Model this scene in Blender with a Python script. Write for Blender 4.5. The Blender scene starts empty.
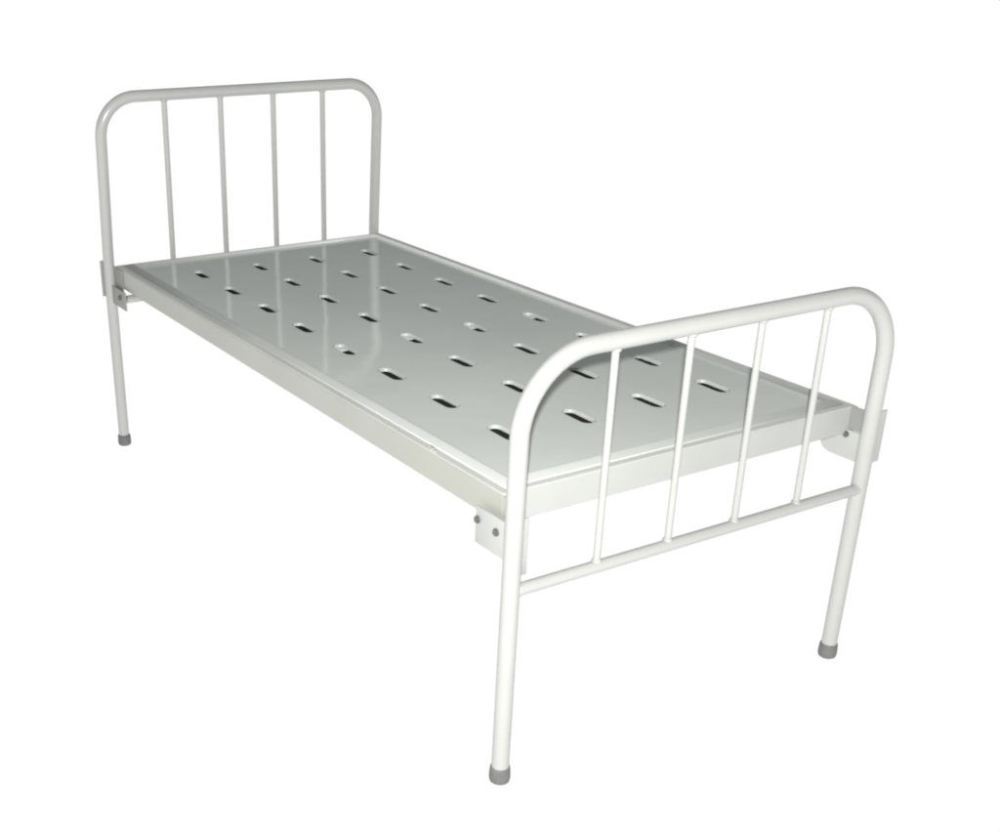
import bpy, bmesh, math, random
from mathutils import Vector, Matrix

# ------------------------------------------------------------------ basics
scene = bpy.context.scene
COL = scene.collection
PI = math.pi
rng = random.Random(7)

W = 0.90            # spacing of the leg tubes
L = 2.01            # distance between foot and head frame
ZD = 0.5695         # height of the sheet-metal deck
ZF = 0.8335         # top tube axis of the foot frame
ZH = 1.040          # top tube axis of the headboard


def bm_new():
    return bmesh.new()


def obj(name, bm, mat, parent=None, smooth=None, normals=True):
    if normals:
        bmesh.ops.recalc_face_normals(bm, faces=bm.faces[:])
    me = bpy.data.meshes.new(name)
    if smooth is not None:
        for f in bm.faces:
            f.smooth = True
        for e in bm.edges:
            if len(e.link_faces) == 2 and e.calc_face_angle(0) > smooth:
                e.smooth = False
    bm.to_mesh(me)
    bm.free()
    me.materials.append(mat)
    o = bpy.data.objects.new(name, me)
    COL.objects.link(o)
    if parent is not None:
        o.parent = parent
    return o


def box(bm, x0, x1, y0, y1, z0, z1, bevel=0.0):
    t = bmesh.new()
    vs = [t.verts.new((x, y, z)) for z in (z0, z1) for y in (y0, y1) for x in (x0, x1)]
    for q in ((0, 2, 3, 1), (4, 5, 7, 6), (0, 1, 5, 4), (2, 6, 7, 3), (0, 4, 6, 2), (1, 3, 7, 5)):
        t.faces.new([vs[i] for i in q])
    if bevel:
        bmesh.ops.bevel(t, geom=t.edges[:], offset=bevel, segments=2, affect='EDGES', profile=0.6)
    merge(bm, t)


def merge(bm, t):
    me = bpy.data.meshes.new('tmp')
    t.to_mesh(me)
    t.free()
    bm.from_mesh(me)
    bpy.data.meshes.remove(me)


def tube(bm, pts, r, n=20, cap=True, radii=None):
    """sweep a circle along a polyline (parallel-transport frame)"""
    pts = [Vector(p) for p in pts]
    m = len(pts)
    tang = []
    for i in range(m):
        a = pts[max(0, i - 1)]
        b = pts[min(m - 1, i + 1)]
        tang.append((b - a).normalized())
    ref = Vector((0, 1, 0)) if abs(tang[0].y) < 0.9 else Vector((1, 0, 0))
    u = tang[0].cross(ref).normalized()
    rings = []
    for i in range(m):
        if i:
            u = (u - tang[i] * u.dot(tang[i])).normalized()
        v = tang[i].cross(u)
        rr = radii[i] if radii else r
        rings.append([bm.verts.new(pts[i] + (u * math.cos(2 * PI * k / n) + v * math.sin(2 * PI * k / n)) * rr)
                      for k in range(n)])
    for i in range(m - 1):
        for k in range(n):
            bm.faces.new((rings[i][k], rings[i][(k + 1) % n], rings[i + 1][(k + 1) % n], rings[i + 1][k]))
    if cap:
        bm.faces.new(rings[0][::-1])
        bm.faces.new(rings[-1])


def arc(c, a0, a1, r, n, ex, ez):
    c = Vector(c)
    return [c + Vector(ex) * (r * math.cos(a0 + (a1 - a0) * k / n)) + Vector(ez) * (r * math.sin(a0 + (a1 - a0) * k / n))
            for k in range(n + 1)]


def rect_loft(bm, prof, x0, x1, y0, y1):
    """closed rectangular frame: prof = [(inset, z)], swept round the outline with mitred corners"""
    rings = []
    for d, z in prof:
        rings.append([bm.verts.new(p) for p in ((x0 + d, y0 + d, z), (x1 - d, y0 + d, z), (x1 - d, y1 - d, z), (x0 + d, y1 - d, z))])
    for a, b in zip(rings, rings[1:]):
        for k in range(4):
            bm.faces.new((a[k], a[(k + 1) % 4], b[(k + 1) % 4], b[k]))
    return rings


# ------------------------------------------------------------------ materials
def paint(name, col, rough=0.32, spec=0.5, mottle=0.05, bump=0.04, bump_scale=60.0, warm=(1.0, 1.0, 1.0), big=3.0):
    m = bpy.data.materials.new(name)
    m.use_nodes = True
    nt = m.node_tree
    b = nt.nodes['Principled BSDF']
    b.inputs['Roughness'].default_value = rough
    b.inputs['Specular IOR Level'].default_value = spec
    tc = nt.nodes.new('ShaderNodeTexCoord')
    n1 = nt.nodes.new('ShaderNodeTexNoise')
    n1.inputs['Scale'].default_value = big
    n1.inputs['Detail'].default_value = 5.0
    nt.links.new(tc.outputs['Object'], n1.inputs['Vector'])
    r = nt.nodes.new('ShaderNodeValToRGB')
    r.color_ramp.elements[0].position = 0.3
    r.color_ramp.elements[1].position = 0.7
    lo = [c * (1 - mottle) * w for c, w in zip(col, warm)]
    r.color_ramp.elements[0].color = (*lo, 1)
    r.color_ramp.elements[1].color = (*[min(1, c * (1 + mottle)) for c in col], 1)
    nt.links.new(n1.outputs['Fac'], r.inputs['Fac'])
    nt.links.new(r.outputs['Color'], b.inputs['Base Color'])
    n2 = nt.nodes.new('ShaderNodeTexNoise')
    n2.inputs['Scale'].default_value = bump_scale
    n2.inputs['Detail'].default_value = 3.0
    nt.links.new(tc.outputs['Object'], n2.inputs['Vector'])
    bp = nt.nodes.new('ShaderNodeBump')
    bp.inputs['Strength'].default_value = bump
    bp.inputs['Distance'].default_value = 0.01
    nt.links.new(n2.outputs['Fac'], bp.inputs['Height'])
    nt.links.new(bp.outputs['Normal'], b.inputs['Normal'])
    # slightly uneven gloss
    mr = nt.nodes.new('ShaderNodeMapRange')
    mr.inputs['To Min'].default_value = rough * 0.8
    mr.inputs['To Max'].default_value = rough * 1.25
    nt.links.new(n1.outputs['Fac'], mr.inputs['Value'])
    nt.links.new(mr.outputs['Result'], b.inputs['Roughness'])
    return m


M_TUBE = paint('white enamel tube', (0.418, 0.422, 0.405), rough=0.22, mottle=0.04, bump=0.03)
M_DECK = paint('grey white enamel sheet', (0.68, 0.710, 0.685), rough=0.08, spec=0.6, mottle=0.05, bump=0.14, bump_scale=5.0, big=2.2)
M_RIM = paint('cream enamel rim', (0.575, 0.59, 0.565), rough=0.3, mottle=0.05, bump=0.05, bump_scale=25)
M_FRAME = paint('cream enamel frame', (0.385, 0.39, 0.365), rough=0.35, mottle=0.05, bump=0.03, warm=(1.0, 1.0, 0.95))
M_FRAME_END = paint('lit enamel end rail', (0.43, 0.438, 0.422), rough=0.35, mottle=0.05, bump=0.03)  # frame enamel again, with brighter light on the end rails put into its colour
M_FLANGE = paint('lightened enamel top flange', (0.62, 0.63, 0.60), rough=0.4, mottle=0.06)  # flange colour lightened to make up for the shade beside the rim
M_BRACKET = paint('cream enamel bracket', (0.43, 0.437, 0.425), rough=0.4, mottle=0.05)
M_TAB_SHADE = paint('shade grey tab', (0.27, 0.275, 0.265), rough=0.45, mottle=0.10)  # shade of the unlit corner faces painted in as a darker grey
M_BOLT = paint('dull zinc bolt', (0.12, 0.125, 0.115), rough=0.4, mottle=0.15)
M_RUBBER = paint('grey rubber', (0.15, 0.152, 0.15), rough=0.6, spec=0.3, mottle=0.12, bump=0.15, bump_scale=120, big=40)
M_LIP = paint('pressed slot edge enamel', (0.47, 0.485, 0.475), rough=0.3, mottle=0.10, big=14)
M_DARK = paint('under-deck shade', (0.035, 0.038, 0.034), rough=0.8, spec=0.1)  # near-black colour in place of the shade seen through the slots
M_MEMBER = paint('white cross member', (0.75, 0.75, 0.72), rough=0.4)

# added white floor glowing by itself; blanks the backdrop and fills light from below
M_FLOOR = bpy.data.materials.new('self-glowing white floor')
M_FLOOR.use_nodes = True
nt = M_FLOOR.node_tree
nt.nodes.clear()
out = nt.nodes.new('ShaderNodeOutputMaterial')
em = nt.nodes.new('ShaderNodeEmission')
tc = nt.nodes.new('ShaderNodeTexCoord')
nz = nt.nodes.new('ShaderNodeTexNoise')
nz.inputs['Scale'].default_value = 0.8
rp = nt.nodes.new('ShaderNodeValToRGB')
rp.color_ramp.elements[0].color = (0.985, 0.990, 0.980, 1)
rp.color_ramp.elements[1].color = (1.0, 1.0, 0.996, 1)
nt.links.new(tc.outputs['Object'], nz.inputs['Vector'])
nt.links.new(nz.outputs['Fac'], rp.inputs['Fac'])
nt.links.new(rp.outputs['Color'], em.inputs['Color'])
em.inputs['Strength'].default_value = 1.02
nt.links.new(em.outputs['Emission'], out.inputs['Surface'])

# ------------------------------------------------------------------ setting
bm = bm_new()
bmesh.ops.create_circle(bm, cap_ends=True, segments=64, radius=90)
fl = obj('floor', bm, M_FLOOR)
fl['kind'] = 'structure'
fl.location = (0, 0, 0)

# ------------------------------------------------------------------ the bed
bed = bpy.data.objects.new('hospital_bed', None)
COL.objects.link(bed)
bed['label'] = 'white metal hospital bed frame with slotted sheet deck and no mattress'
bed['category'] = 'bed'


def lean_y(z):
    return L - 0.0895 * max(0.0, z - ZD)


def flare_x(x, z):
    """head frame opens out a little towards its foot"""
    t = max(0.0, min(1.0, (ZH - z) / (ZH - ZD)))
    return x + 0.012 * t * max(0.0, x / W)


def bent_frame(r, ztop, rad, headboard=False):
    pts = []
    z0 = 0.012
    pts += [(0, 0, z0), (0, 0, 0.2), (0, 0, 0.4)]
    for k in range(1, 5):
        pts.append((0, 0, 0.4 + (ztop - rad - 0.4) * k / 5))
    pts += [tuple(p) for p in arc((rad, 0, ztop - rad), PI, PI / 2, rad, 14, (1, 0, 0), (0, 0, 1))]
    for k in range(1, 6):
        pts.append((rad + (W - 2 * rad) * k / 6, 0, ztop))
    pts += [tuple(p) for p in arc((W - rad, 0, ztop - rad), PI / 2, 0, rad, 14, (1, 0, 0), (0, 0, 1))]
    for k in range(4, 0, -1):
        pts.append((W, 0, 0.4 + (ztop - rad - 0.4) * k / 5))
    pts += [(W, 0, 0.4), (W, 0, 0.2), (W, 0, z0)]
    if headboard:
        pts = [(flare_x(x, z), lean_y(z), z) for x, y, z in pts]
    bm = bm_new()
    tube(bm, pts, r, n=28)
    return bm


def foot_cap(name, parent, x, y):
    bm = bm_new()
    prof = [(0.0165, 0.0), (0.0190, 0.002), (0.0202, 0.007), (0.0203, 0.014), (0.0197, 0.026), (0.0190, 0.032), (0.0168, 0.034)]
    tube(bm, [(x, y, z) for _, z in prof], 0.02, n=28, radii=[r for r, _ in prof])
    return obj(name, bm, M_RUBBER, parent, smooth=math.radians(60))


def weld(bm, c, r, axis=(0, 0, 1)):
    """small flattened fillet where a bar meets a tube"""
    t = bmesh.new()
    bmesh.ops.create_uvsphere(t, u_segments=14, v_segments=8, radius=1.0)
    a = Vector(axis)
    for v in t.verts:
        p = Vector(v.co) * r
        p -= a * p.dot(a) * 0.45
        v.co = p + Vector(c)
    merge(bm, t)


# ---- foot frame ---------------------------------------------------
FR = 0.0168
foot = obj('footboard', bent_frame(FR, ZF, 0.142), M_TUBE, bed, smooth=math.radians(50))
ZR = 0.4075
bm = bm_new()
tube(bm, [(0.010, -0.002, ZR)] + [(W * k / 6, -0.002, ZR) for k in range(1, 6)] + [(W - 0.010, -0.002, ZR)], 0.0118, n=20)
weld(bm, (0.016, -0.002, ZR), 0.0128, (1, 0, 0))
weld(bm, (W - 0.016, -0.002, ZR), 0.0128, (1, 0, 0))
obj('cross_rail', bm, M_TUBE, foot, smooth=math.radians(50))
for x in (0.1935, 0.3665, 0.5395, 0.7115):
    bm = bm_new()
    tube(bm, [(x, 0, ZR), (x, 0, 0.5), (x, 0, 0.65), (x, 0, ZF)], 0.0068, n=16)
    weld(bm, (x, 0, ZR + 0.0105), 0.0105)
    weld(bm, (x, 0, ZF - FR + 0.001), 0.0105)
    obj('bar', bm, M_TUBE, foot, smooth=math.radians(50))
foot_cap('foot_cap', foot, 0, 0)
foot_cap('foot_cap', foot, W, 0)

# ---- headboard ----------------------------------------------------
HR = 0.0160
head = obj('headboard', bent_frame(HR, ZH, 0.105, True), M_TUBE, bed, smooth=math.radians(50))
ZHR = 0.459
bm = bm_new()
tube(bm, [(0.010, L, ZHR)] + [(W * k / 6, L, ZHR) for k in range(1, 6)] + [(W, L, ZHR)], 0.0118, n=20)
obj('cross_rail', bm, M_TUBE, head, smooth=math.radians(50))
for xt, xb in ((0.192, 0.204), (0.366, 0.381), (0.537, 0.555), (0.704, 0.726)):
    bm = bm_new()
    f = (ZH - ZHR) / (ZH - ZD)
    pts = []
    for k in range(6):
        z = ZH + (ZHR - ZH) * k / 5
        t = min(1.0, (ZH - z) / (ZH - ZD))
        pts.append((xt + (xb - xt) * t, lean_y(z), z))
    tube(bm, pts, 0.0080, n=16)
    weld(bm, (xt, lean_y(ZH - HR), ZH - HR + 0.001), 0.0115)
    obj('bar', bm, M_TUBE, head, smooth=math.radians(50))
foot_cap('foot_cap', head, 0, L)
foot_cap('foot_cap', head, flare_x(W, ZD), L)

# ---- platform frame: pressed angle with a top flange ---------------
X0, X1, Y0, Y1 = 0.013, 0.922, 0.054, 1.990
ZB = 0.5125
bm = bm_new()
rect_loft(bm, [(0.004, ZB + 0.003), (0.0, ZB), (0.0, ZD - 0.004), (0.0012, ZD - 0.0012), (0.004, ZD), (0.024, ZD)], X0, X1, Y0, Y1)
rect_loft(bm, [(0.004, ZB + 0.003), (0.004, ZD - 0.006), (0.024, ZD - 0.003)], X0, X1, Y0, Y1)
bmesh.ops.recalc_face_normals(bm, faces=bm.faces[:])
frame = obj('bed_frame', bm, M_FRAME, bed, normals=False)
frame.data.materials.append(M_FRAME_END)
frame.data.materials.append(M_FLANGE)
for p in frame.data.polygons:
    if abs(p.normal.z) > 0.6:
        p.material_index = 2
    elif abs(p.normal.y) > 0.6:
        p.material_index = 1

# raised rolled rim between the flange and the sheet
bm = bm_new()
prof = [(0.0195, ZD - 0.002), (0.0200, ZD + 0.0008), (0.0230, ZD + 0.0022), (0.0300, ZD + 0.0054), (0.0360, ZD + 0.0080),
        (0.0395, ZD + 0.0090), (0.0415, ZD + 0.0086), (0.0425, ZD + 0.0070), (0.0436, ZD + 0.001), (0.0440, ZD - 0.002)]
rect_loft(bm, prof, X0, X1, Y0, Y1)
obj('rim', bm, M_RIM, frame, smooth=math.radians(50), normals=False)

# ---- slotted deck sheet --------------------------------------------
SX0, SDX, SY0, SDY = 0.1935, 0.18574, 0.2985, 0.2094
nx, ny = 4, 8
DX0, DX1, DY0, DY1 = X0 + 0.043, X1 - 0.043, Y0 + 0.043, Y1 - 0.043
xs = [DX0] + [SX0 + SDX * (k + 0.5) for k in range(nx - 1)] + [DX1]
ys = [DY0] + [SY0 + SDY * (k + 0.5) for k in range(ny - 1)] + [DY1]
bm = bm_new()
NS = 36
vcache = {}


def corner(x, y):
    k = (round(x, 5), round(y, 5))
    if k not in vcache:
        vcache[k] = bm.verts.new((x, y, ZD))
    return vcache[k]


def stadium(cx, cy, hl, hw, z):
    """oblong hole outline, long axis along y, NS points starting at angle 0 (+x)"""
    pts = []
    s = hl - hw
    q = NS // 2
    for k in range(q):          # upper cap  (0..pi)
        a = PI * k / (q - 1)
        pts.append((cx + hw * math.cos(a), cy + s + hw * math.sin(a), z))
    for k in range(q):
        a = PI + PI * k / (q - 1)
        pts.append((cx + hw * math.cos(a), cy - s + hw * math.sin(a), z))
    return pts


smooth_faces = []
for i in range(nx):
    for j in range(ny):
        cx, cy = SX0 + SDX * i, SY0 + SDY * j
        a, b, c, d = xs[i], xs[i + 1], ys[j], ys[j + 1]
        cor = [corner(b, d), corner(a, d), corner(a, c), corner(b, c)]
        spec = [(0.0470, 0.0178, ZD), (0.0456, 0.0165, ZD - 0.0006), (0.0446, 0.0153, ZD - 0.0020),
                (0.0440, 0.0145, ZD - 0.0044), (0.0437, 0.0141, ZD - 0.0075)]
        px, py = cx + rng.uniform(-0.0010, 0.0010), cy + rng.uniform(-0.0014, 0.0014)
        k = rng.uniform(0.975, 1.02)
        spec = [(hl * k, hw * (0.5 + 0.5 * k), z) for hl, hw, z in spec]
        ta = rng.uniform(-0.02, 0.02)
        rings = [[bm.verts.new((px + (x - px) - (y - py) * ta, py + (y - py) + (x - px) * ta, z))
                  for x, y, z in stadium(px, py, *s)] for s in spec]
        q = NS // 2
        h = q // 2
        # sectors of the outer ring that see each corner: quarter by quarter
        quarters = [list(range(0, h)), list(range(h, q)), list(range(q, q + h)), list(range(q + h, NS))]
        r0 = rings[0]
        for k, idx in enumerate(quarters):
            cv = cor[k]
            for m in range(len(idx) - 1):
                bm.faces.new((r0[idx[m]], r0[idx[m + 1]], cv))
            nxt = quarters[(k + 1) % 4][0]
            bm.faces.new((r0[idx[-1]], r0[nxt], cor[(k + 1) % 4], cv))
        for ra, rb in zip(rings, rings[1:]):
            for k in range(NS):
                smooth_faces.append(bm.faces.new((ra[k], ra[(k + 1) % NS], rb[(k + 1) % NS], rb[k])))
for f in smooth_faces:
    f.smooth = True
bmesh.ops.recalc_face_normals(bm, faces=bm.faces[:])
if sum(f.normal.z for f in bm.faces) < 0:
    bmesh.ops.reverse_faces(bm, faces=bm.faces[:])
deck = obj('slotted_deck', bm, M_DECK, bed, normals=False)
deck.data.materials.append(M_LIP)
for p in deck.data.polygons:
    if p.use_smooth:
        p.material_index = 1

# added dark sheet standing in for shade under the bed, and the cross member seen through the middle slots
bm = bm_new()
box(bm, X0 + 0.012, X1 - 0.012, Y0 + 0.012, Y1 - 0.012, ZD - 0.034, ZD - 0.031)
obj('slot_shade_sheet', bm, M_DARK, frame)
bm = bm_new()
yc = SY0 + 3 * SDY
box(bm, X0 + 0.02, X1 - 0.02, yc + 0.020, yc + 0.105, ZD - 0.0112, ZD - 0.0085, 0.002)
obj('cross_member', bm, M_MEMBER, frame)

# weld lump on the near side rail
bm = bm_new()
for dx, dy, r in ((0.0, 0.0, 0.0075), (0.003, 0.012, 0.006), (-0.002, -0.011, 0.005)):
    weld(bm, (0.0225 + dx, 0.292 + dy, ZD + 0.001), r)
obj('weld_bead', bm, M_FRAME, frame, smooth=math.radians(60))

# ---- end tabs joining the platform to the posts, grey ones with shade in their colour ---------------------
bm = bm_new()
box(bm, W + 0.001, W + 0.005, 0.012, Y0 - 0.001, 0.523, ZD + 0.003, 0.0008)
obj('end_tab', bm, M_TAB_SHADE, frame)
bm = bm_new()
box(bm, X0 + 0.0003, X0 + 0.004, 0.012, Y0 - 0.0003, ZB + 0.001, ZD - 0.003)
obj('end_tab', bm, M_FRAME, frame)
bm = bm_new()
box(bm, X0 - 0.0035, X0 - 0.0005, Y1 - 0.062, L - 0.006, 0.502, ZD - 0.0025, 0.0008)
obj('end_tab', bm, M_TAB_SHADE, frame)
bm = bm_new()
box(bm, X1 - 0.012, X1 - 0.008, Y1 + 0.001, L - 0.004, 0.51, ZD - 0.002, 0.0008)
obj('end_tab', bm, M_TAB_SHADE, frame)


# ---- corner brackets: bent angle plates with bolts -------------------
def bolt(parent, c, axis, r=0.0055):
    bm = bm_new()
    c, a = Vector(c), Vector(axis)
    tube(bm, [c, c + a * 0.003], r * 1.35, n=20)
    tube(bm, [c + a * 0.002, c + a * 0.0055], r, n=6)
    obj('bolt', bm, M_BOLT, parent, smooth=math.radians(30))


# near left
bm = bm_new()
box(bm, -0.002, 0.002, 0.019, 0.110, 0.459, 0.531, 0.001)
box(bm, 0.0025, 0.048, 0.019, 0.0225, 0.420, 0.531, 0.001)
b1 = obj('bracket', bm, M_BRACKET, bed, smooth=math.radians(40))
bolt(b1, (-0.0025, 0.103, 0.506), (-1, 0, 0))
bolt(b1, (-0.0025, 0.046, 0.504), (-1, 0, 0))
# near right
bm = bm_new()
# plate with a clipped, rounded lower corner on its headward side
out2 = [(0.019, 0.460), (0.088, 0.460), (0.101, 0.463), (0.110, 0.470), (0.114, 0.480), (0.114, 0.5220), (0.019, 0.5220)]
va = [bm.verts.new((W - 0.002, y, z)) for y, z in out2]
vb = [bm.verts.new((W + 0.002, y, z)) for y, z in out2]
bm.faces.new(va)
bm.faces.new(vb[::-1])
for k in range(len(out2)):
    bm.faces.new((va[k], va[(k + 1) % len(out2)], vb[(k + 1) % len(out2)], vb[k]))
box(bm, W + 0.0025, W + 0.073, 0.019, 0.0225, 0.447, 0.562, 0.001)
b2 = obj('bracket', bm, M_BRACKET, bed, smooth=math.radians(40))
bolt(b2, (W - 0.0025, 0.052, 0.512), (-1, 0, 0), 0.0052)
bolt(b2, (W + 0.021, 0.0185, 0.474), (0, -1, 0), 0.0045)
# far left
bm = bm_new()
box(bm, -0.002, 0.002, L - 0.125, L - 0.018, 0.458, 0.512, 0.001)
box(bm, -0.0205, -0.0025, L + 0.0155, L + 0.019, 0.473, 0.580, 0.001)
box(bm, -0.004, 0.004, L + 0.0145, L + 0.020, 0.473, 0.575, 0.001)
b3 = obj('bracket', bm, M_TAB_SHADE, bed, smooth=math.radians(40))
bolt(b3, (-0.0025, L - 0.085, 0.49), (-1, 0, 0), 0.006)
# far right
bm = bm_new()
box(bm, W - 0.002, W + 0.002, L - 0.110, L - 0.018, 0.459, 0.511, 0.001)
b4 = obj('bracket', bm, M_BRACKET, bed, smooth=math.radians(40))
bolt(b4, (W - 0.0025, L - 0.046, 0.50), (-1, 0, 0), 0.006)

# ------------------------------------------------------------------ camera
cd = bpy.data.cameras.new('camera')
cam = bpy.data.objects.new('camera', cd)
COL.objects.link(cam)
cam.location = (-1.18428, -1.51876, 1.43637)
cam.rotation_euler = (1.11835, -0.0026, -0.53393)
cd.sensor_fit = 'HORIZONTAL'
cd.sensor_width = 36.0
cd.lens = 1233.496 / 1000.0 * 36.0
cd.shift_x = 128.319 / 1000.0
cd.shift_y = 123.484 / 1000.0
cd.clip_start = 0.05
cd.clip_end = 500.0
scene.camera = cam

# ------------------------------------------------------------------ light
K = 1.10
Q = Vector((0.6, 0.54, ZD))
FL = Vector((-1.192, -1.514, 1.505))
ld = bpy.data.lights.new('camera_flash', 'AREA')
ld.shape = 'DISK'
ld.size = 0.05
ld.energy = 140.0
ld.color = (1.0, 0.99, 0.965)
flash = bpy.data.objects.new('camera_flash', ld)
COL.objects.link(flash)
flash.location = Q + (FL - Q) * K
flash.rotation_euler = (Vector((0.5, 0.9, 0.55)) - flash.location).to_track_quat('-Z', 'Y').to_euler()

w = bpy.data.worlds.new('World')
scene.world = w
w.use_nodes = True
nt = w.node_tree
bg = nt.nodes['Background']
tc = nt.nodes.new('ShaderNodeTexCoord')
sx = nt.nodes.new('ShaderNodeSeparateXYZ')
rp = nt.nodes.new('ShaderNodeValToRGB')
e = rp.color_ramp.elements
e[0].position = 0.0
e[0].color = (1, 1, 0.995, 1)
e[1].position = 1.0
e[1].color = (0.34, 0.36, 0.355, 1)
x = rp.color_ramp.elements.new(0.05)
x.color = (1, 1, 0.995, 1)
x = rp.color_ramp.elements.new(0.13)
x.color = (0.15, 0.16, 0.155, 1)
x = rp.color_ramp.elements.new(0.45)
x.color = (0.17, 0.18, 0.175, 1)
nt.links.new(tc.outputs['Generated'], sx.inputs['Vector'])
nt.links.new(sx.outputs['Z'], rp.inputs['Fac'])
nt.links.new(rp.outputs['Color'], bg.inputs['Color'])
bg.inputs['Strength'].default_value = 1.0

scene.view_settings.view_transform = 'Standard'
scene.view_settings.look = 'None'
scene.view_settings.exposure = 0.0
scene.view_settings.gamma = 1.0
scene.render.engine = 'CYCLES'
scene.cycles.filter_width = 2.2
